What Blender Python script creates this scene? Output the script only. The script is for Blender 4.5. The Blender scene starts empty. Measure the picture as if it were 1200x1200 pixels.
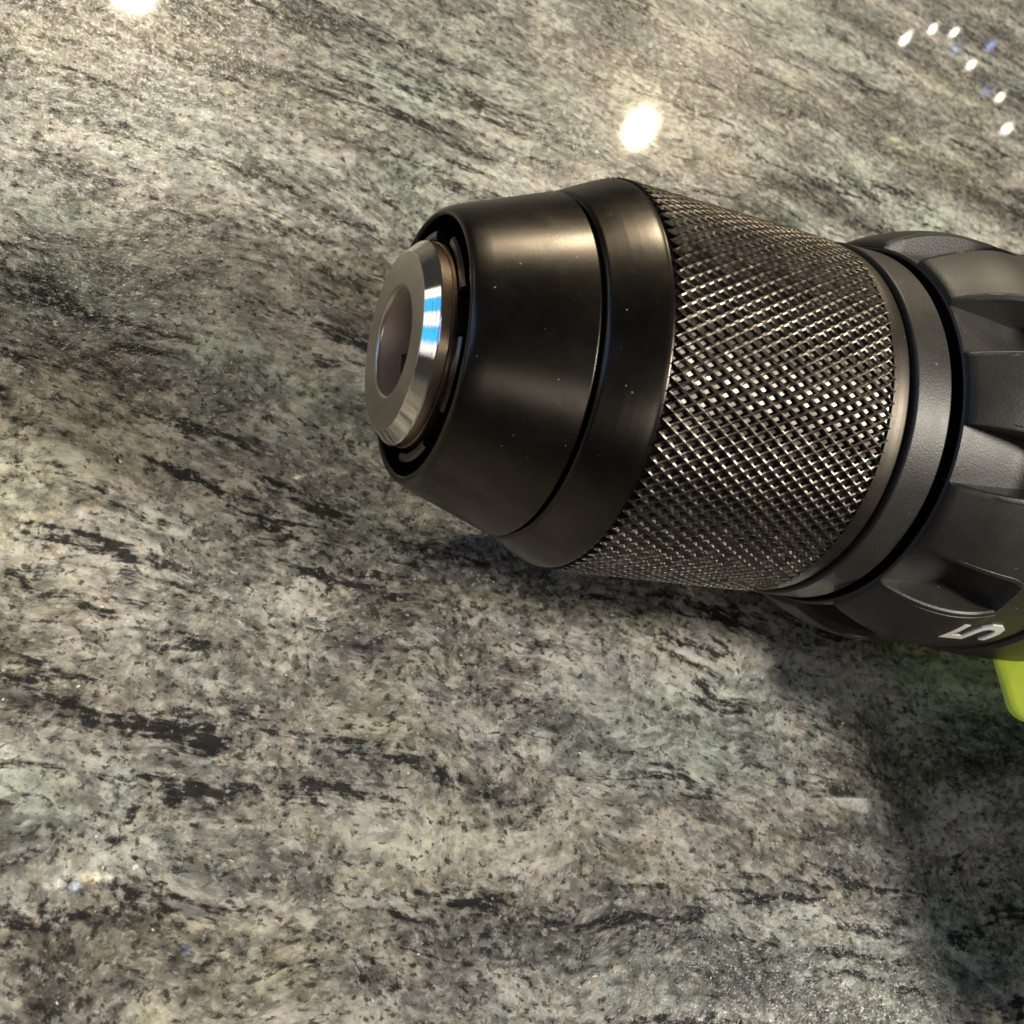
import bpy, bmesh, math, random
import numpy as np
from mathutils import Matrix, Vector

random.seed(7)
R = math.radians
MM = 0.001
scn = bpy.context.scene

# ------------------------------------------------------------------ camera
# world: table top is z=0, the chuck axis runs along +X (nose at -X) at height AXIS_Z
AXIS_Z = 31.0
CAM = Vector((-49.95, -60.85, 112.09))                  # mm
CAM_RIGHT = Vector((0.90267, -0.07780, 0.42325))
CAM_UP = Vector((-0.11836, 0.90071, 0.41799))
CAM_BACK = Vector((-0.41374, -0.42740, 0.80383))
cd = bpy.data.cameras.new('camera')
cam = bpy.data.objects.new('camera', cd)
scn.collection.objects.link(cam)
m = Matrix.Identity(4)
for i, v in enumerate((CAM_RIGHT, CAM_UP, CAM_BACK)):
    for k in range(3):
        m[k][i] = v[k]
for k in range(3):
    m[k][3] = CAM[k] * MM
cam.matrix_world = m
cd.sensor_width = 36.0
cd.lens = 36.0 * 1190 / 1200
cd.clip_start = 0.005
cd.clip_end = 50
cd.dof.use_dof = True
cd.dof.focus_distance = 0.112
cd.dof.aperture_fstop = 60
scn.camera = cam

# ------------------------------------------------------------------ view, world
vs = scn.view_settings
vs.view_transform = 'Standard'
vs.look = 'None'
vs.exposure = 0.0
vs.gamma = 1.0
vs.use_curve_mapping = False
scn.cycles.sample_clamp_indirect = 6.0
scn.cycles.caustics_reflective = False
scn.cycles.caustics_refractive = False

world = bpy.data.worlds.new('World')
scn.world = world
world.use_nodes = True
bg = world.node_tree.nodes['Background']
bg.inputs[0].default_value = (1.0, 0.96, 0.90, 1)
bg.inputs[1].default_value = 0.05

# ------------------------------------------------------------------ lamps of the room
def lamp(name, loc, power, color, size, size_y=None, shape='DISK', target=(0.02, 0, 0.03)):
    ld = bpy.data.lights.new(name, 'AREA')
    ld.energy = power
    ld.color = color
    ld.shape = shape
    ld.size = size
    if size_y:
        ld.size_y = size_y
    o = bpy.data.objects.new(name, ld)
    scn.collection.objects.link(o)
    o.location = loc
    d = Vector(target) - Vector(loc)
    o.rotation_euler = d.to_track_quat('-Z', 'Y').to_euler()
    return o

SMALL_BULBS = [                                         # x, y, z, diameter, watts, colour
    (1.0800, 1.2419, 0.600, 0.0174, 0.03003, (1.0, 0.9, 0.72)),
    (1.0980, 1.2634, 0.600, 0.0108, 0.00580, (1.0, 0.9, 0.72)),
    (1.1622, 1.3040, 0.600, 0.0139, 0.01914, (1.0, 0.9, 0.72)),
    (1.2164, 1.3204, 0.600, 0.0142, 0.01983, (1.0, 0.9, 0.72)),
    (1.2294, 1.2503, 0.600, 0.0140, 0.01925, (1.0, 0.9, 0.72)),
    (1.2747, 1.1951, 0.600, 0.0139, 0.01914, (1.0, 0.9, 0.72)),
    (1.2599, 1.1200, 0.600, 0.0177, 0.03087, (1.0, 0.9, 0.72)),
    (1.3051, 1.3270, 0.600, 0.0203, 0.00509, (0.35, 0.5, 1.0)),
    (1.2035, 1.2747, 0.600, 0.0223, 0.00308, (0.35, 0.5, 1.0)),
    (1.2405, 1.1930, 0.600, 0.0248, 0.00304, (0.35, 0.5, 1.0)),
    (0.0152, 0.1359, 1.600, 0.0100, 0.00617, (1.0, 0.9, 0.72)),
    (0.0324, 0.1365, 1.600, 0.0100, 0.00747, (1.0, 0.9, 0.72)),
    (0.0537, 0.1323, 1.600, 0.0101, 0.00629, (0.8, 0.9, 1)),
    (0.0643, 0.1439, 1.600, 0.0102, 0.00637, (1, 0.75, 0.4)),
    (0.0808, 0.1446, 1.600, 0.0102, 0.00771, (1, 0.75, 0.4)),
    (0.0989, 0.1429, 1.600, 0.0090, 0.00496, (1.0, 0.9, 0.72)),
    (0.2188, 0.0383, 1.600, 0.0129, 0.00150, (0.35, 0.5, 1.0)),
]
WARM = (1.0, 0.93, 0.80)
def sky_dir(az, el, d):
    return (d * math.cos(R(el)) * math.cos(R(az)), d * math.cos(R(el)) * math.sin(R(az)), d * math.sin(R(el)))

# two recessed ceiling lamps whose mirror images stand in the polished stone
lamp('downlight', (-0.017, 2.075, 1.60), 29, (1.0, 0.87, 0.64), 0.095)
lamp('downlight', (1.345, 2.130, 1.60), 19, (1.0, 0.85, 0.58), 0.066)
# ceiling lamps on the viewer's side
lamp('downlight', sky_dir(-20, 42, 2.3), 60, WARM, 0.38)
lamp('downlight', sky_dir(-104, 40, 2.3), 3, WARM, 0.5)
lamp('downlight', sky_dir(-79, 59, 1.9), 1.2, WARM, 0.05)
# window at the nose end of the drill
DAY, SKY = (1.0, 0.97, 0.94), (0.03, 0.50, 1.0)
for az, el, wd, pw, c in ((147, 19, 0.34, 1.0, DAY), (157.5, 20, 0.50, 1.25, SKY), (169, 19.5, 0.46, 1.4, DAY), (181, 18.5, 0.52, 1.3, SKY), (192, 17, 0.40, 1.1, DAY)):
    lamp('window_light', sky_dir(az, el, 2.5), pw, c, wd, 0.5, 'RECTANGLE')
lamp('window_light', sky_dir(-173, 38, 2.4), 3.4, (0.25, 0.42, 1.0), 1.0, 0.35, 'RECTANGLE')
# small bulbs of a pendant across the room and a few high overhead
for (x, y, z, d, p, c) in SMALL_BULBS:
    lamp('pendant_bulb', (x, y, z), p * (1.5 if z > 1 else 0.4), c, d * (0.9 if z > 1 else 0.6))

# ------------------------------------------------------------------ node helpers
def mat_new(name):
    mt = bpy.data.materials.new(name)
    mt.use_nodes = True
    nt = mt.node_tree
    return mt, nt, nt.nodes['Principled BSDF']

def N(nt, kind, **kw):
    n = nt.nodes.new(kind)
    for k, v in kw.items():
        setattr(n, k, v)
    return n

def setin(nt, sock, v):
    if isinstance(v, bpy.types.NodeSocket):
        nt.links.new(v, sock)
    elif v is not None:
        if sock.type == 'RGBA' and hasattr(v, '__len__') and len(v) == 3:
            v = (*v, 1)
        sock.default_value = v

def math_(nt, op, a, b=None, c=None, clamp=False):
    n = N(nt, 'ShaderNodeMath', operation=op, use_clamp=clamp)
    for s, v in zip(n.inputs, (a, b, c)):
        setin(nt, s, v)
    return n.outputs[0]

def mix_(nt, fac, a, b, blend='MIX'):
    n = N(nt, 'ShaderNodeMix', data_type='RGBA', blend_type=blend)
    setin(nt, n.inputs[0], fac)
    setin(nt, n.inputs[6], a)
    setin(nt, n.inputs[7], b)
    return n.outputs[2]

def noise_(nt, vec, scale, detail=2, rough=0.5, dist=0.0, color=False):
    n = N(nt, 'ShaderNodeTexNoise')
    setin(nt, n.inputs['Vector'], vec)
    n.inputs['Scale'].default_value = scale
    n.inputs['Detail'].default_value = detail
    n.inputs['Roughness'].default_value = rough
    n.inputs['Distortion'].default_value = dist
    return n.outputs['Color' if color else 'Fac']

def ramp_(nt, fac, stops, interp='LINEAR'):
    n = N(nt, 'ShaderNodeValToRGB')
    cr = n.color_ramp
    cr.interpolation = interp
    while len(cr.elements) < len(stops):
        cr.elements.new(0.5)
    for e, (p, c) in zip(cr.elements, stops):
        e.position = p
        e.color = (*c, 1) if hasattr(c, '__len__') else (c, c, c, 1)
    setin(nt, n.inputs[0], fac)
    return n.outputs[0]

def mapping_(nt, vec, scale=(1, 1, 1), rot=(0, 0, 0), loc=(0, 0, 0)):
    n = N(nt, 'ShaderNodeMapping')
    setin(nt, n.inputs[0], vec)
    n.inputs['Location'].default_value = loc
    n.inputs['Rotation'].default_value = rot
    n.inputs['Scale'].default_value = scale
    return n.outputs[0]

def bump_(nt, h, strength, dist, normal=None):
    n = N(nt, 'ShaderNodeBump')
    n.inputs['Strength'].default_value = strength
    n.inputs['Distance'].default_value = dist
    setin(nt, n.inputs['Height'], h)
    if normal is not None:
        setin(nt, n.inputs['Normal'], normal)
    return n.outputs[0]

# ------------------------------------------------------------------ materials
def granite():
    mt, nt, b = mat_new('polished_granite')
    tc = N(nt, 'ShaderNodeTexCoord').outputs['Object']
    mm = mapping_(nt, tc, scale=(1000, 1000, 1000))
    def warp(vec, scale, amount, detail=3):
        w = noise_(nt, vec, scale, detail, 0.5, color=True)
        vm = N(nt, 'ShaderNodeVectorMath', operation='SUBTRACT')
        setin(nt, vm.inputs[0], w); vm.inputs[1].default_value = (0.5, 0.5, 0.5)
        sc = N(nt, 'ShaderNodeVectorMath', operation='SCALE')
        setin(nt, sc.inputs[0], vm.outputs[0]); sc.inputs[3].default_value = amount
        ad = N(nt, 'ShaderNodeVectorMath', operation='ADD')
        setin(nt, ad.inputs[0], vec); setin(nt, ad.inputs[1], sc.outputs[0])
        return ad.outputs[0]
    va = warp(warp(mm, 0.018, 14), 0.07, 3.5)                             # slow wander of the bedding
    p = mapping_(nt, va, rot=(0, 0, R(8)))
    def st(k, loc=(0, 0, 0)):
        return mapping_(nt, p, scale=(k, 1, 1), loc=loc)
    layer = noise_(nt, st(0.22, (31, 7, 0)), 0.070, 5, 0.62)      # broad dark and light layers
    cloud = noise_(nt, st(0.50), 0.13, 8, 0.74, 0.2)              # patches of crystals
    grain = noise_(nt, st(0.72, (3, 9, 2)), 0.78, 5, 0.70)        # single crystals
    cellv = warp(mapping_(nt, p, scale=(0.8, 1, 1)), 1.8, 1.0, 3)
    vor = N(nt, 'ShaderNodeTexVoronoi')
    setin(nt, vor.inputs['Vector'], cellv)
    vor.inputs['Scale'].default_value = 0.95
    sep = N(nt, 'ShaderNodeSeparateColor')
    setin(nt, sep.inputs[0], vor.outputs['Color'])
    cell = sep.outputs[0]
    t = math_(nt, 'MULTIPLY', cloud, 0.58)
    t = math_(nt, 'MULTIPLY_ADD', grain, 0.42, t)
    t = math_(nt, 'MULTIPLY_ADD', cell, 0.09, t)
    t = math_(nt, 'MULTIPLY_ADD', layer, 0.50, t)
    t = math_(nt, 'SUBTRACT', t, 0.09)                            # mean about 0.705
    base = ramp_(nt, t, [(0.54, (0.040, 0.039, 0.038)), (0.62, (0.120, 0.116, 0.110)), (0.70, (0.240, 0.234, 0.220)), (0.77, (0.43, 0.417, 0.388)), (0.88, (0.72, 0.705, 0.66))])
    hue = noise_(nt, st(0.5, (60, 3, 5)), 0.045, 3, 0.6)
    tint = ramp_(nt, hue, [(0.36, (0.885, 1.0, 0.93)), (0.46, (0.96, 1.0, 0.97)), (0.55, (1.0, 0.97, 0.94)), (0.64, (1.0, 0.985, 0.86))])
    col = mix_(nt, 1.0, base, tint, 'MULTIPLY')
    tint2 = ramp_(nt, sep.outputs[1], [(0.0, (1.0, 0.94, 0.86)), (0.5, (1, 1, 1)), (1.0, (0.93, 0.97, 1.0))])
    col = mix_(nt, 0.8, col, tint2, 'MULTIPLY')
    # dark mica flecks, gathered along the layers
    f1 = noise_(nt, st(0.68, (11, 2, 7)), 0.80, 5, 0.66)
    clus = noise_(nt, st(0.15, (5, 40, 1)), 0.23, 5, 0.64)
    fkb = math_(nt, 'MULTIPLY_ADD', clus, 0.95, math_(nt, 'MULTIPLY', f1, 0.75))
    # long wavy veins
    vn = noise_(nt, st(0.15, (90, 13, 4)), 0.085, 5, 0.62)
    vein = math_(nt, 'DIVIDE', math_(nt, 'ABSOLUTE', math_(nt, 'SUBTRACT', vn, 0.5)), 0.045, clamp=True)
    fkb = math_(nt, 'MULTIPLY_ADD', vein, -0.17, fkb)
    fkb = math_(nt, 'SUBTRACT', fkb, 0.117)
    k1 = ramp_(nt, fkb, [(0.66, 0.0), (0.785, 1.0)])
    col = mix_(nt, math_(nt, 'MULTIPLY', k1, 0.93), col, (0.014, 0.014, 0.015))
    f2 = noise_(nt, st(0.80, (1, 22, 17)), 1.2, 3, 0.6)
    k2 = ramp_(nt, math_(nt, 'MULTIPLY_ADD', layer, -0.20, f2), [(0.452, 0.0), (0.54, 1.0)])
    col = mix_(nt, math_(nt, 'MULTIPLY', k2, 0.82), col, (0.024, 0.022, 0.024))
    # pale quartz grains, then specular sparkle painted in as small white dots
    f3 = noise_(nt, st(0.8, (71, 22, 3)), 1.1, 4, 0.68)
    k3 = ramp_(nt, f3, [(0.57, 0.0), (0.72, 1.0)])
    col = mix_(nt, math_(nt, 'MULTIPLY', k3, 0.62), col, (0.70, 0.69, 0.655))
    f4 = noise_(nt, st(0.9, (17, 52, 33)), 1.3, 1, 0.5)
    k4 = ramp_(nt, f4, [(0.775, 0.0), (0.80, 1.0)])
    col = mix_(nt, math_(nt, 'MULTIPLY', k4, 0.85), col, (0.86, 0.86, 0.84))
    setin(nt, b.inputs['Base Color'], col)
    b.inputs['Roughness'].default_value = 0.21
    b.inputs['IOR'].default_value = 1.5
    g = noise_(nt, mm, 2.4, 3, 0.6)
    h = math_(nt, 'MULTIPLY_ADD', grain, 0.6, g)
    setin(nt, b.inputs['Specular IOR Level'], ramp_(nt, math_(nt, 'MULTIPLY_ADD', f3, 0.5, math_(nt, 'MULTIPLY', g, 0.5)), [(0.46, 0.02), (0.60, 0.42)]))   # each crystal takes its own polish
    setin(nt, b.inputs['Normal'], bump_(nt, h, 0.55, 0.00010))
    b.inputs['Coat Weight'].default_value = 0.9
    b.inputs['Coat Roughness'].default_value = 0.032
    setin(nt, b.inputs['Coat Normal'], bump_(nt, noise_(nt, mm, 1.5, 3, 0.6), 0.04, 0.00003))
    return mt

def metal(name, color, rough, dust=True, bump=0.0, spec_var=0.08, brushed=False):
    mt, nt, b = mat_new(name)
    tc = N(nt, 'ShaderNodeTexCoord').outputs['Object']
    mm = mapping_(nt, tc, scale=(1000, 1000, 1000))
    b.inputs['Metallic'].default_value = 1.0
    blot = noise_(nt, mm, 0.22, 4, 0.6)
    c = mix_(nt, ramp_(nt, blot, [(0.35, 0.0), (0.7, 1.0)]), color, tuple(min(1, x * 1.25) for x in color))
    rv = math_(nt, 'MULTIPLY_ADD', blot, spec_var * 2, rough - spec_var)
    if brushed:
        # lathe turning marks: fine rings round the axis (object X)
        tm = noise_(nt, mapping_(nt, mm, scale=(1, 0.02, 0.02)), 9, 3, 0.7)
        setin(nt, b.inputs['Normal'], bump_(nt, tm, 0.22, 0.00004))
    elif bump:
        fine = noise_(nt, mm, 9, 3, 0.6)
        lines = noise_(nt, mapping_(nt, mm, scale=(1, 0.03, 0.03)), 7, 3, 0.7)   # faint turning lines
        setin(nt, b.inputs['Normal'], bump_(nt, math_(nt, 'MULTIPLY_ADD', lines, 0.7, fine), bump, 0.00003))
        sm = noise_(nt, mapping_(nt, mm, scale=(0.5, 1, 1), loc=(8, 3, 1)), 0.55, 5, 0.7)   # handling smudges
        rv = math_(nt, 'ADD', rv, ramp_(nt, sm, [(0.52, 0.0), (0.72, 0.045)]))
    if dust:
        d = noise_(nt, mm, 2.0, 1, 0.4)
        k = ramp_(nt, d, [(0.795, 0.0), (0.815, 1.0)])
        c = mix_(nt, math_(nt, 'MULTIPLY', k, 0.7), c, (0.6, 0.57, 0.5))
        rv = math_(nt, 'MAXIMUM', rv, math_(nt, 'MULTIPLY', k, 0.7))
    setin(nt, b.inputs['Base Color'], c)
    setin(nt, b.inputs['Roughness'], rv)
    return mt

def plastic(name, color, rough, grainy=0.3, scale=4.0, scuffs=True):
    mt, nt, b = mat_new(name)
    tc = N(nt, 'ShaderNodeTexCoord').outputs['Object']
    mm = mapping_(nt, tc, scale=(1000, 1000, 1000))
    n1 = noise_(nt, mm, scale, 3, 0.65)
    setin(nt, b.inputs['Normal'], bump_(nt, n1, grainy, 0.00012))
    blot = noise_(nt, mm, 0.3, 4, 0.6)
    c = mix_(nt, ramp_(nt, blot, [(0.35, 0.0), (0.75, 1.0)]), color, tuple(min(1, x * 1.35) for x in color))
    if scuffs:
        d = noise_(nt, mapping_(nt, mm, scale=(1, 1.6, 1.6)), 1.1, 2, 0.5)
        k = ramp_(nt, d, [(0.73, 0.0), (0.77, 1.0)])
        c = mix_(nt, math_(nt, 'MULTIPLY', k, 0.5), c, (0.42, 0.40, 0.36))
    setin(nt, b.inputs['Base Color'], c)
    setin(nt, b.inputs['Roughness'], math_(nt, 'MULTIPLY_ADD', blot, 0.16, rough - 0.08))
    return mt

M = {
    'granite': granite(),
    'black_metal': metal('black_oxide_steel', (0.060, 0.053, 0.046), 0.29, bump=0.15),
    'satin_metal': metal('satin_black_steel', (0.085, 0.075, 0.065), 0.46, bump=0.15),
    'knurl_metal': metal('knurled_black_steel', (0.105, 0.093, 0.081), 0.34, dust=False),
    'dark_metal': metal('dark_inner_steel', (0.10, 0.095, 0.09), 0.30, dust=False),
    'steel': metal('turned_bare_steel', (0.66, 0.62, 0.57), 0.075, dust=False, spec_var=0.03, brushed=True),
    'face_steel': metal('faced_steel', (0.58, 0.52, 0.465), 0.30, dust=False, spec_var=0.04, bump=0.3),
    'brown_steel': metal('brownish_steel', (0.40, 0.30, 0.23), 0.28, dust=False, spec_var=0.03, brushed=True),  # browner and rougher than the bevel steel
    'bore_steel': metal('bore_steel', (0.80, 0.67, 0.57), 0.58, dust=False, bump=0.4),
    'jaw': metal('jaw_steel', (0.12, 0.11, 0.10), 0.4, dust=False),
    'black_plastic': plastic('textured_black_plastic', (0.027, 0.024, 0.022), 0.44),
    'rubber': plastic('black_rubber', (0.018, 0.018, 0.018), 0.6, 0.4, 2.0, False),
    'recess': plastic('matte_black_recess', (0.004, 0.004, 0.004), 0.8, 0.1, 2.0, False),
    'lime': plastic('lime_green_plastic', (0.70, 1.0, 0.09), 0.33, 0.12, 5.0, False),
    'white': plastic('white_print', (0.85, 0.83, 0.76), 0.5, 0.05, 5.0, False),
}

# ------------------------------------------------------------------ mesh helpers (mm in, metres out)
def obj_from(name, verts, faces, mat, parent=None, smooth=True, angle=35):
    me = bpy.data.meshes.new(name)
    me.from_pydata([tuple(c * MM for c in v) for v in verts], [], faces)
    me.validate()
    me.update()
    o = bpy.data.objects.new(name, me)
    scn.collection.objects.link(o)
    me.materials.append(mat)
    if smooth:
        me.shade_smooth()
        if angle:
            me.set_sharp_from_angle(angle=R(angle))
    if parent:
        o.parent = parent
    return o

def lathe(name, prof, mat, parent=None, seg=192, closed=False, a0=0.0, a1=360.0, angle=35):
    """prof: (t, r) pairs, t along X; order nose -> rear on the outside"""
    full = abs(a1 - a0) >= 359.9
    pr = [prof[0]]
    for p0, p1 in zip(prof[:-1], prof[1:]):
        L = math.hypot(p1[0] - p0[0], p1[1] - p0[1])
        if L > 0.7:
            for f in (0.10 / L, 1 - 0.10 / L):
                pr.append((p0[0] + (p1[0] - p0[0]) * f, p0[1] + (p1[1] - p0[1]) * f))
        pr.append(p1)
    prof = pr
    n = seg if full else seg + 1
    V, F = [], []
    for (t, r) in prof:
        for i in range(n):
            w = R(a0 + (a1 - a0) * i / seg)
            V.append((t, r * math.cos(w), r * math.sin(w)))
    k = len(prof)
    rows = k if closed else k - 1
    for j in range(rows):
        j2 = (j + 1) % k
        for i in range(seg):
            i2 = (i + 1) % n if full else i + 1
            F.append((j * n + i, j2 * n + i, j2 * n + i2, j * n + i2))
    if not full:                                         # end caps
        F.append(tuple(j * n for j in range(k)))
        F.append(tuple(j * n + seg for j in range(k))[::-1])
    return obj_from(name, V, F, mat, parent, True, angle)

def arc(c, r, a0, a1, n=6):
    """points on a small arc in the (t, r) half plane, angles in degrees"""
    return [(c[0] + r * math.cos(R(a0 + (a1 - a0) * i / n)), c[1] + r * math.sin(R(a0 + (a1 - a0) * i / n))) for i in range(n + 1)]

def tag(o, label, cat=None, group=None, kind=None):
    if label: o['label'] = label
    if cat: o['category'] = cat
    if group: o['group'] = group
    if kind: o['kind'] = kind
    return o

# ------------------------------------------------------------------ the countertop
bm = bmesh.new()
bmesh.ops.create_cube(bm, size=1)
bmesh.ops.scale(bm, vec=(1.6, 1.3, 0.03), verts=bm.verts)
bmesh.ops.translate(bm, vec=(0.25, 0.15, -0.015), verts=bm.verts)
bmesh.ops.bevel(bm, geom=[e for e in bm.edges], offset=0.003, segments=3, affect='EDGES')
me = bpy.data.meshes.new('countertop')
bm.to_mesh(me); bm.free()
top = bpy.data.objects.new('countertop', me)
scn.collection.objects.link(top)
me.materials.append(M['granite'])
tag(top, 'polished grey speckled granite countertop under the drill', 'countertop', kind='structure')

# ------------------------------------------------------------------ the drill
drill = bpy.data.objects.new('cordless_drill', None)
scn.collection.objects.link(drill)
drill.empty_display_size = 0.02
drill.location = (0, 0, AXIS_Z * MM)
tag(drill, 'black cordless drill with knurled metal chuck and lime green housing lying on the granite', 'drill')

# front cone of the chuck, with its rolled lip and the hollow behind it
CONE = ([(-8.0, 13.3), (-17.1, 13.4), (-17.33, 13.5), (-17.42, 13.68), (-17.42, 13.85), (-17.33, 14.06), (-17.12, 14.27), (-16.8, 14.45), (-16.4, 14.65), (-15.95, 14.85), (-15.5, 15.03),
         (-6.45, 18.40)] + arc((-6.45, 18.15), 0.25, 90, 0, 4) + [(-6.2, 17.2)])
cone = lathe('front_sleeve', CONE, M['black_metal'], drill, angle=60)
tag(cone, 'smooth black tapered front sleeve of the chuck')

# silver nose piece: flat face with a bore, chamfer, short cylinder
NOSE = [(-20.2, 9.12), (-20.17, 9.2), (-18.94, 10.46), (-18.84, 10.52)]
nose = lathe('nose_bevel', NOSE, M['steel'], cone, angle=15)
lathe('nose_face', [(-19.75, 5.5)] + arc((-19.75, 5.95), 0.45, 262, 180, 7) + [(-20.2, 9.12)], M['face_steel'], cone, angle=50)
tag(nose, 'bright turned steel bevel round the chuck nose')
lathe('nose_barrel', [(-18.84, 10.52), (-17.95, 10.56), (-17.85, 10.42), (-17.75, 10.62), (-10.0, 10.62)], M['brown_steel'], cone, angle=25)
lathe('bore', [(-9.0, 5.35), (-19.75, 5.5)], M['bore_steel'], cone, 128)
lathe('bore_back', [(-9.2, 5.6), (-9.2, 0.01)], M['recess'], cone, 64)
for k in range(3):
    w = 42 + 120 * k
    V, F = [], []
    for (t, r0) in ((-17.4, 4.9), (-9.5, 2.2)):
        for (dy, rr) in ((-1.5, r0 + 1.4), (1.5, r0 + 1.4), (1.5, r0 + 0.6), (0, r0), (-1.5, r0 + 0.6)):
            c, s = math.cos(R(w)), math.sin(R(w))
            V.append((t, rr * c - dy * s, rr * s + dy * c))
    F = [tuple(range(5)), tuple(range(9, 4, -1))] + [(i, i + 5, (i + 1) % 5 + 5, (i + 1) % 5) for i in range(5)]
    obj_from('chuck_jaw', V, F, M['jaw'], cone, False)

# castellated dark ring between nose and lip
for k in range(6):
    a0 = 119 + 60 * k
    o = lathe('guard_segment', [(-9.0, 11.0), (-17.2, 11.0), (-17.45, 11.2), (-17.45, 11.75), (-17.2, 12.0), (-9.0, 12.0)], M['dark_metal'], cone, 24, False, a0, a0 + 36, 30)
lathe('guard_floor', [(-13.5, 10.6), (-13.5, 13.4)], M['recess'], cone, 96)

# shoulder band behind the seam
SHOULDER = [(-5.8, 17.2), (-5.8, 18.2), (-5.74, 18.42), (-5.62, 18.6), (-5.45, 18.74), (-4.5, 19.25), (-3.5, 19.78), (-2.5, 20.28), (-1.8, 20.62), (-1.2, 20.9), (-0.75, 21.1), (-0.45, 21.2),
            (-0.2, 21.22), (-0.05, 21.15), (0.06, 21.0), (0.1, 20.6)]
sh = lathe('shoulder_band', SHOULDER, M['black_metal'], drill, angle=60)
tag(sh, 'smooth black rounded shoulder between the seam and the knurling')
lathe('seam_floor', [(-6.4, 17.35), (-5.5, 17.35)], M['recess'], sh, 128)

# knurled grip: pits with a raised diamond net of ridges
def knurl():
    NC, AX, RT, D = 106, 2.15, 21.46, 0.42
    ROWS = 24
    rnd = random.Random(3)
    V, F, idx = [], [], {}
    def vert(cu, ct, level, r, jit=0.0):
        key = (round(cu * 1000) % (NC * 1000), round(ct * 1000), level)
        if key not in idx:
            w = 2 * math.pi * cu / NC
            rr = r + rnd.uniform(-jit, jit)
            idx[key] = len(V)
            V.append((ct, rr * math.cos(w), rr * math.sin(w)))
        return idx[key]
    C8 = ((-0.5, 0), (-0.25, -AX / 4), (0, -AX / 2), (0.25, -AX / 4), (0.5, 0), (0.25, AX / 4), (0, AX / 2), (-0.25, AX / 4))
    for k in range(ROWS):
        t = 0.95 + AX / 2 * k
        for mth in range(NC):
            u = mth + (k % 2) / 2
            j = 1 + rnd.uniform(-0.04, 0.04)
            rid, flo, dd = 0.71 * j, 0.38 * j, D * (1 + rnd.uniform(-0.15, 0.15))
            ds, dt = rnd.uniform(-0.02, 0.02), rnd.uniform(-0.02, 0.02)
            tu, tt = rnd.uniform(-0.03, 0.03), rnd.uniform(-0.025, 0.025)   # tilt of the pit floor
            o = [vert(u + a, t + b, 0, RT - (0.07 if z % 2 else 0.0), 0.010) for z, (a, b) in enumerate(C8)]
            i_ = [vert(u + a * rid, t + b * rid, 1 + mth + k * NC, RT - (0.13 if z % 2 else 0.07), 0.006) for z, (a, b) in enumerate(C8)]
            f_ = [vert(u + a * flo + ds, t + b * flo + dt, -1 - mth - k * NC, RT - dd + a * tu + b * tt) for a, b in C8]
            for q in range(8):
                q2 = (q + 1) % 8
                F.append((o[q], o[q2], i_[q2], i_[q]))
                F.append((i_[q], i_[q2], f_[q2], f_[q]))
            F.append(tuple(f_))
            if k in (0, ROWS - 1):                       # close the toothed ends
                for q in ((0, 1, 2, 3) if k == 0 else (4, 5, 6, 7)):
                    q2 = (q + 1) % 8
                    lo = [vert(u + C8[z][0], t + C8[z][1], 10 ** 6, RT - 0.6) for z in (q, q2)]
                    F.append((o[q2], o[q], lo[0], lo[1]))
    o = obj_from('knurled_grip', V, F, M['knurl_metal'], drill, False)
    lathe('grip_core', [(0.1, 20.6), (0.1, RT - 0.58), (26.55, RT - 0.58), (26.55, 20.6)], M['dark_metal'], o, 128)
    return o
tag(knurl(), 'dark steel grip band covered in diamond knurling')

# plain metal band behind the knurling
REAR = [(26.55, 20.7), (26.75, 21.12), (27.5, 21.17), (28.2, 21.14), (28.75, 21.03)] + arc((28.72, 20.55), 0.48, 84, 0, 5) + [(29.3, 19.5)]
tag(lathe('rear_band', REAR, M['satin_metal'], drill, angle=60), 'smooth black metal band behind the knurling')
# matte plastic collar
COLLAR = [(29.55, 19.5)] + arc((29.85, 21.2), 0.3, 180, 90, 4) + [(34.2, 21.55)] + arc((34.2, 21.25), 0.3, 90, 0, 4) + [(34.5, 17.0)]
tag(lathe('collar', COLLAR, M['black_plastic'], drill, angle=60), 'matte black plastic collar with pale scuffs')
lathe('spindle_neck', [(28.6, 19.6), (30.0, 19.6), (30.0, 17.2), (41.5, 17.2), (41.5, 21.35)], M['recess'], drill, 96)

# clutch ring with ten flared grip ribs
def r_out(t):
    x = min(max((t - 35.6) / 11.5, 0), 1)
    return 22.7 + (26.1 - 22.7) * (x * (2 - x))
def r_val(t):
    if t < 44.5:
        return 22.25 - 0.05 * (t - 35.6)
    x = min((t - 44.5) / 6.0, 1)
    return (22.25 - 0.445) + (26.0 - 21.80) * (1 - math.sqrt(max(0, 1 - x * x)))
CL = [(42.0, 21.0), (36.0, 21.55), (35.7, 21.75), (35.65, 21.95), (35.8, 22.2)] + [(t, r_val(t)) for t in np.linspace(36.2, 50.5, 28)] + \
     [(52.0, 26.0), (58.6, 26.0), (59.1, 25.9), (59.4, 25.5), (59.4, 22)]
clutch = lathe('clutch_ring', CL, M['black_plastic'], drill, 160)
tag(clutch, 'textured black plastic clutch ring with flared grip ribs and a white number')

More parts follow.
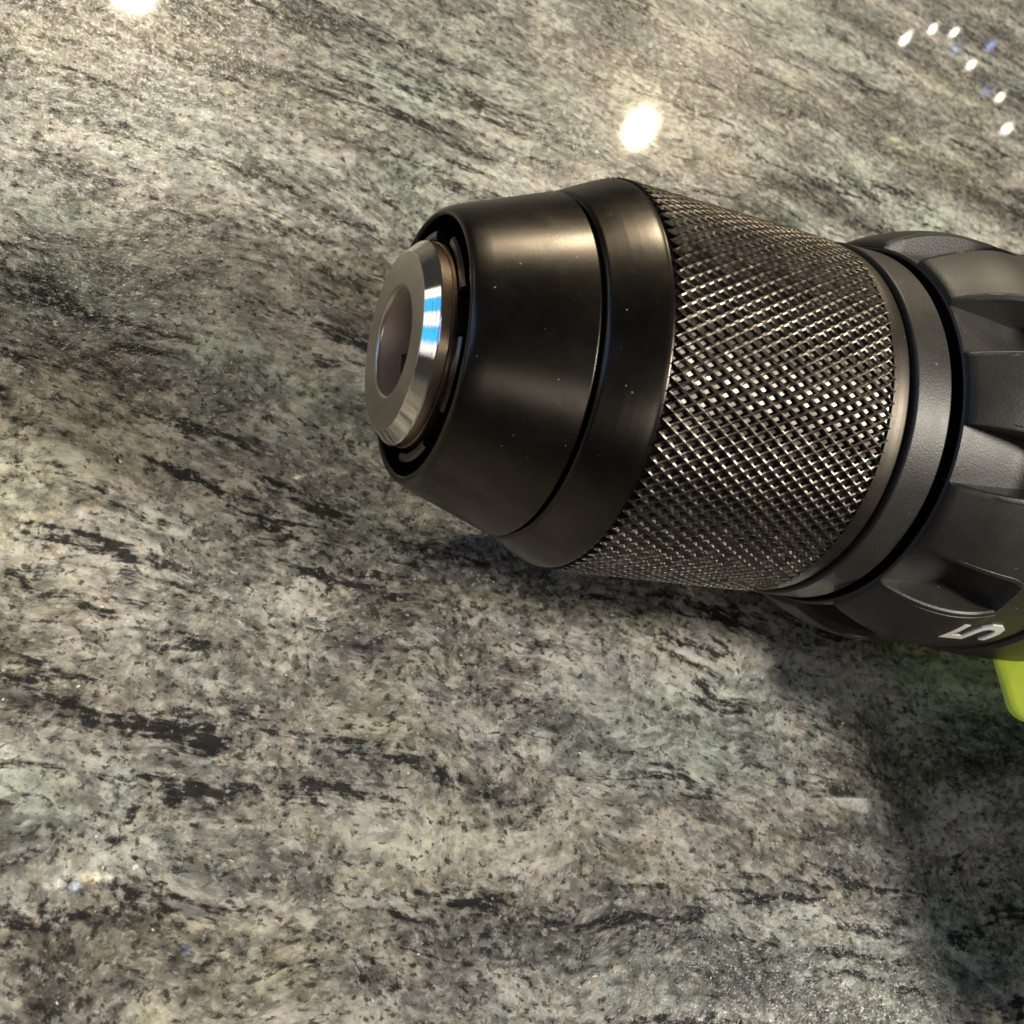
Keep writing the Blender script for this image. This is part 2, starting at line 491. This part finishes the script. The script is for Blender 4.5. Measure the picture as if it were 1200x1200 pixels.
def rib_mesh():
    ts = [35.72, 35.8, 36.05] + list(np.linspace(36.6, 50.0, 22)) + [51.2, 52.2]
    us = [-1.0, -0.985, -0.955, -0.92, -0.86, -0.845, -0.83, -0.6, -0.3, 0, 0.3, 0.6, 0.83, 0.845, 0.86, 0.92, 0.955, 0.985, 1.0]
    V, F = [], []
    for jt, t in enumerate(ts):
        x = min(max((t - 35.6) / 14.5, 0), 1)
        half = 10.2 + 2.2 * x * x + 3.5 * max(0, (t - 47.5) / 4.7) ** 2
        ro = r_out(t) + 0.06
        if t > 50: ro = 26.1 - 0.16 * (t - 50) / 2.2
        fe = {0: -0.62, 1: -0.18, 2: -0.03}.get(jt, 0.0)
        for u in us:
            au = abs(u)
            rv = r_val(t) - 0.6
            if au >= 1.0: r = rv
            elif au > 0.98: r = ro - 0.35
            elif au > 0.95: r = ro - 0.10
            elif au > 0.85: r = ro - 0.02
            elif au > 0.84: r = ro - (0.10 if t > 40 else 0.0)
            else: r = ro
            w = R(u * half)
            r = r + fe
            V.append((t, r * math.cos(w), r * math.sin(w)))
    n = len(us)
    for j in range(len(ts) - 1):
        for i in range(n - 1):
            F.append((j * n + i, (j + 1) * n + i, (j + 1) * n + i + 1, j * n + i + 1))
    # inner underside of the front edge
    
    return V, F
V, F = rib_mesh()
rib = obj_from('grip_rib', V, F, M['black_plastic'], clutch, True, 28)
RIB0 = 109.0
rib.rotation_euler = (R(RIB0), 0, 0)
for k in range(1, 10):
    c = rib.copy()
    scn.collection.objects.link(c)
    c.parent = clutch
    c.rotation_euler = (R(RIB0 + 36 * k), 0, 0)

# the white 5 printed on the clutch ring; top of the figure towards the nose
def figure_five():
    # strokes in glyph units (x right, y up), height 7, width 4.4
    pts = [(3.9, 6.55), (0.55, 6.55), (0.55, 3.85), (2.4, 3.85), (3.35, 3.55), (3.85, 2.8), (3.85, 1.55), (3.35, 0.8), (2.4, 0.45), (0.3, 0.45)]
    P = [Vector(p) for p in pts]
    Q = []
    for a, b in zip(P[:-1], P[1:]):
        Q.append(a)
        if (b - a).length > 1.6: Q.append(a.lerp(b, 0.5))
    Q.append(P[-1])
    hw = 0.5
    L, Rr = [], []
    for i, q in enumerate(Q):
        d0 = (q - Q[i - 1]).normalized() if i else (Q[1] - q).normalized()
        d1 = (Q[i + 1] - q).normalized() if i < len(Q) - 1 else d0
        tt = (d0 + d1)
        tt = tt.normalized() if tt.length > 1e-6 else d0
        nn = Vector((-tt.y, tt.x))
        s = hw / max(0.55, nn.dot(Vector((-d0.y, d0.x))))
        L.append(q + nn * s); Rr.append(q - nn * s)
    W0, T_TOP, S = 178.5, 48.6, 1.05
    V = []
    for lay in (25.9, 26.24):
        for A in (L, Rr):
            for g in A:
                t = T_TOP + (7 - g.y) * S
                w = R(W0 - (g.x - 2.2) * S / 26.0 * 57.2958)
                V.append((t, lay * math.cos(w), lay * math.sin(w)))
    n = len(Q)
    F = []
    for i in range(n - 1):
        a, b, c, d = i, i + 1, n + i + 1, n + i
        o = 2 * n
        F += [(o + a, o + b, o + c, o + d), (a, d, c, b), (a, b, o + b, o + a), (d, o + d, o + c, c)]
    o = 2 * n
    F += [(0, o, o + n, n), (n - 1, 2 * n - 1, o + 2 * n - 1, o + n - 1)]
    return V, F
V, F = figure_five()
tag(obj_from('number_five', V, F, M['white'], clutch, False), 'white figure 5 on the clutch ring')

# gearbox ring and lime housing behind the clutch
lathe('gearbox_ring', [(59.6, 20), (59.6, 26.2), (60.0, 26.6), (64.5, 27.0), (70.0, 27.2), (70.0, 20)], M['black_plastic'], drill, 128)

def extrude_profile(name, loop, t0, t1, bev, mat, parent, rake=0.0):
    """loop of (y, z) outline; solid along X with a rounded front edge"""
    L = [Vector(p) for p in loop]
    c = sum(L, Vector((0, 0))) / len(L)
    n = len(L)
    rows = []
    for a in (90, 67, 45, 22, 0):
        ins = bev * (1 - math.cos(R(a))); dt = bev * (1 - math.sin(R(a)))
        rows.append((t0 + dt, ins))
    for a in (0, 22, 45, 67, 90):
        ins = bev * (1 - math.cos(R(a))); dt = bev * (1 - math.sin(R(a)))
        rows.append((t1 - dt, ins))
    V, F = [], []
    for jr, (t, ins) in enumerate(rows):
        for i, p in enumerate(L):
            tg = (L[(i + 1) % n] - L[i - 1]).normalized()
            nr = Vector((tg.y, -tg.x))
            if nr.dot(p - c) < 0: nr = -nr
            q = p - nr * ins
            V.append((t + (rake * (q.y + 7) if jr < 5 else 0), q.x, q.y))
    for j in range(len(rows) - 1):
        for i in range(n):
            i2 = (i + 1) % n
            F.append((j * n + i, (j + 1) * n + i, (j + 1) * n + i2, j * n + i2))
    F.append(tuple(range(n))[::-1])
    F.append(tuple((len(rows) - 1) * n + i for i in range(n)))
    return obj_from(name, V, F, mat, parent, True, 40)

def body_loop(r, lobe_y, lobe_h, cr):
    """circle of radius r with a lobe towards -Y (half height lobe_h, corner radius cr)"""
    pts = []
    a_in = math.degrees(math.asin(lobe_h / r))
    for i in range(49):
        w = R(-180 + a_in + (360 - 2 * a_in) * i / 48)
        pts.append((r * math.cos(w), r * math.sin(w)))
    for i in range(9):
        w = R(90 + 90 * i / 8)
        pts.append((lobe_y + cr + cr * math.cos(w), lobe_h - cr + cr * math.sin(w)))
    for i in range(9):
        w = R(180 + 90 * i / 8)
        pts.append((lobe_y + cr + cr * math.cos(w), -lobe_h + cr + cr * math.sin(w)))
    return pts
hous = extrude_profile('housing', body_loop(25.5, -35.3, 10.0, 3.6), 72.0, 165.0, 1.0, M['lime'], drill, 1.7)
tag(hous, 'bright lime green housing behind the clutch')
# handle: black rubber, leaves the housing towards -Y
def handle():
    V, F = [], []
    secs = [(-22, 98, 140, 14.5), (-45, 97, 137, 14.5), (-70, 100, 139, 14.5), (-100, 108, 144, 14), (-130, 111, 150, 17), (-145, 106, 158, 22)]
    n = 28
    for (y, x0, x1, hz) in secs:
        cx, hx = (x0 + x1) / 2, (x1 - x0) / 2
        for i in range(n):
            w = 2 * math.pi * i / n
            c, s = math.cos(w), math.sin(w)
            V.append((cx + hx * math.copysign(abs(c) ** 0.7, c), y, hz * math.copysign(abs(s) ** 0.7, s)))
    for j in range(len(secs) - 1):
        for i in range(n):
            i2 = (i + 1) % n
            F.append((j * n + i, (j + 1) * n + i, (j + 1) * n + i2, j * n + i2))
    F.append(tuple(range(n))); F.append(tuple((len(secs) - 1) * n + i for i in range(n))[::-1])
    return obj_from('handle', V, F, M['rubber'], drill)
handle()
# battery foot that carries the far end of the handle
def battery():
    bm = bmesh.new()
    bmesh.ops.create_cube(bm, size=1)
    bmesh.ops.scale(bm, vec=(0.112, 0.046, 0.062), verts=bm.verts)
    bmesh.ops.bevel(bm, geom=list(bm.edges), offset=0.006, segments=3, affect='EDGES')
    me = bpy.data.meshes.new('battery'); bm.to_mesh(me); bm.free()
    o = bpy.data.objects.new('battery', me); scn.collection.objects.link(o)
    me.materials.append(M['black_plastic']); me.shade_smooth(); me.set_sharp_from_angle(angle=R(40))
    o.parent = drill; o.location = (0.130, -0.166, 0)
battery()
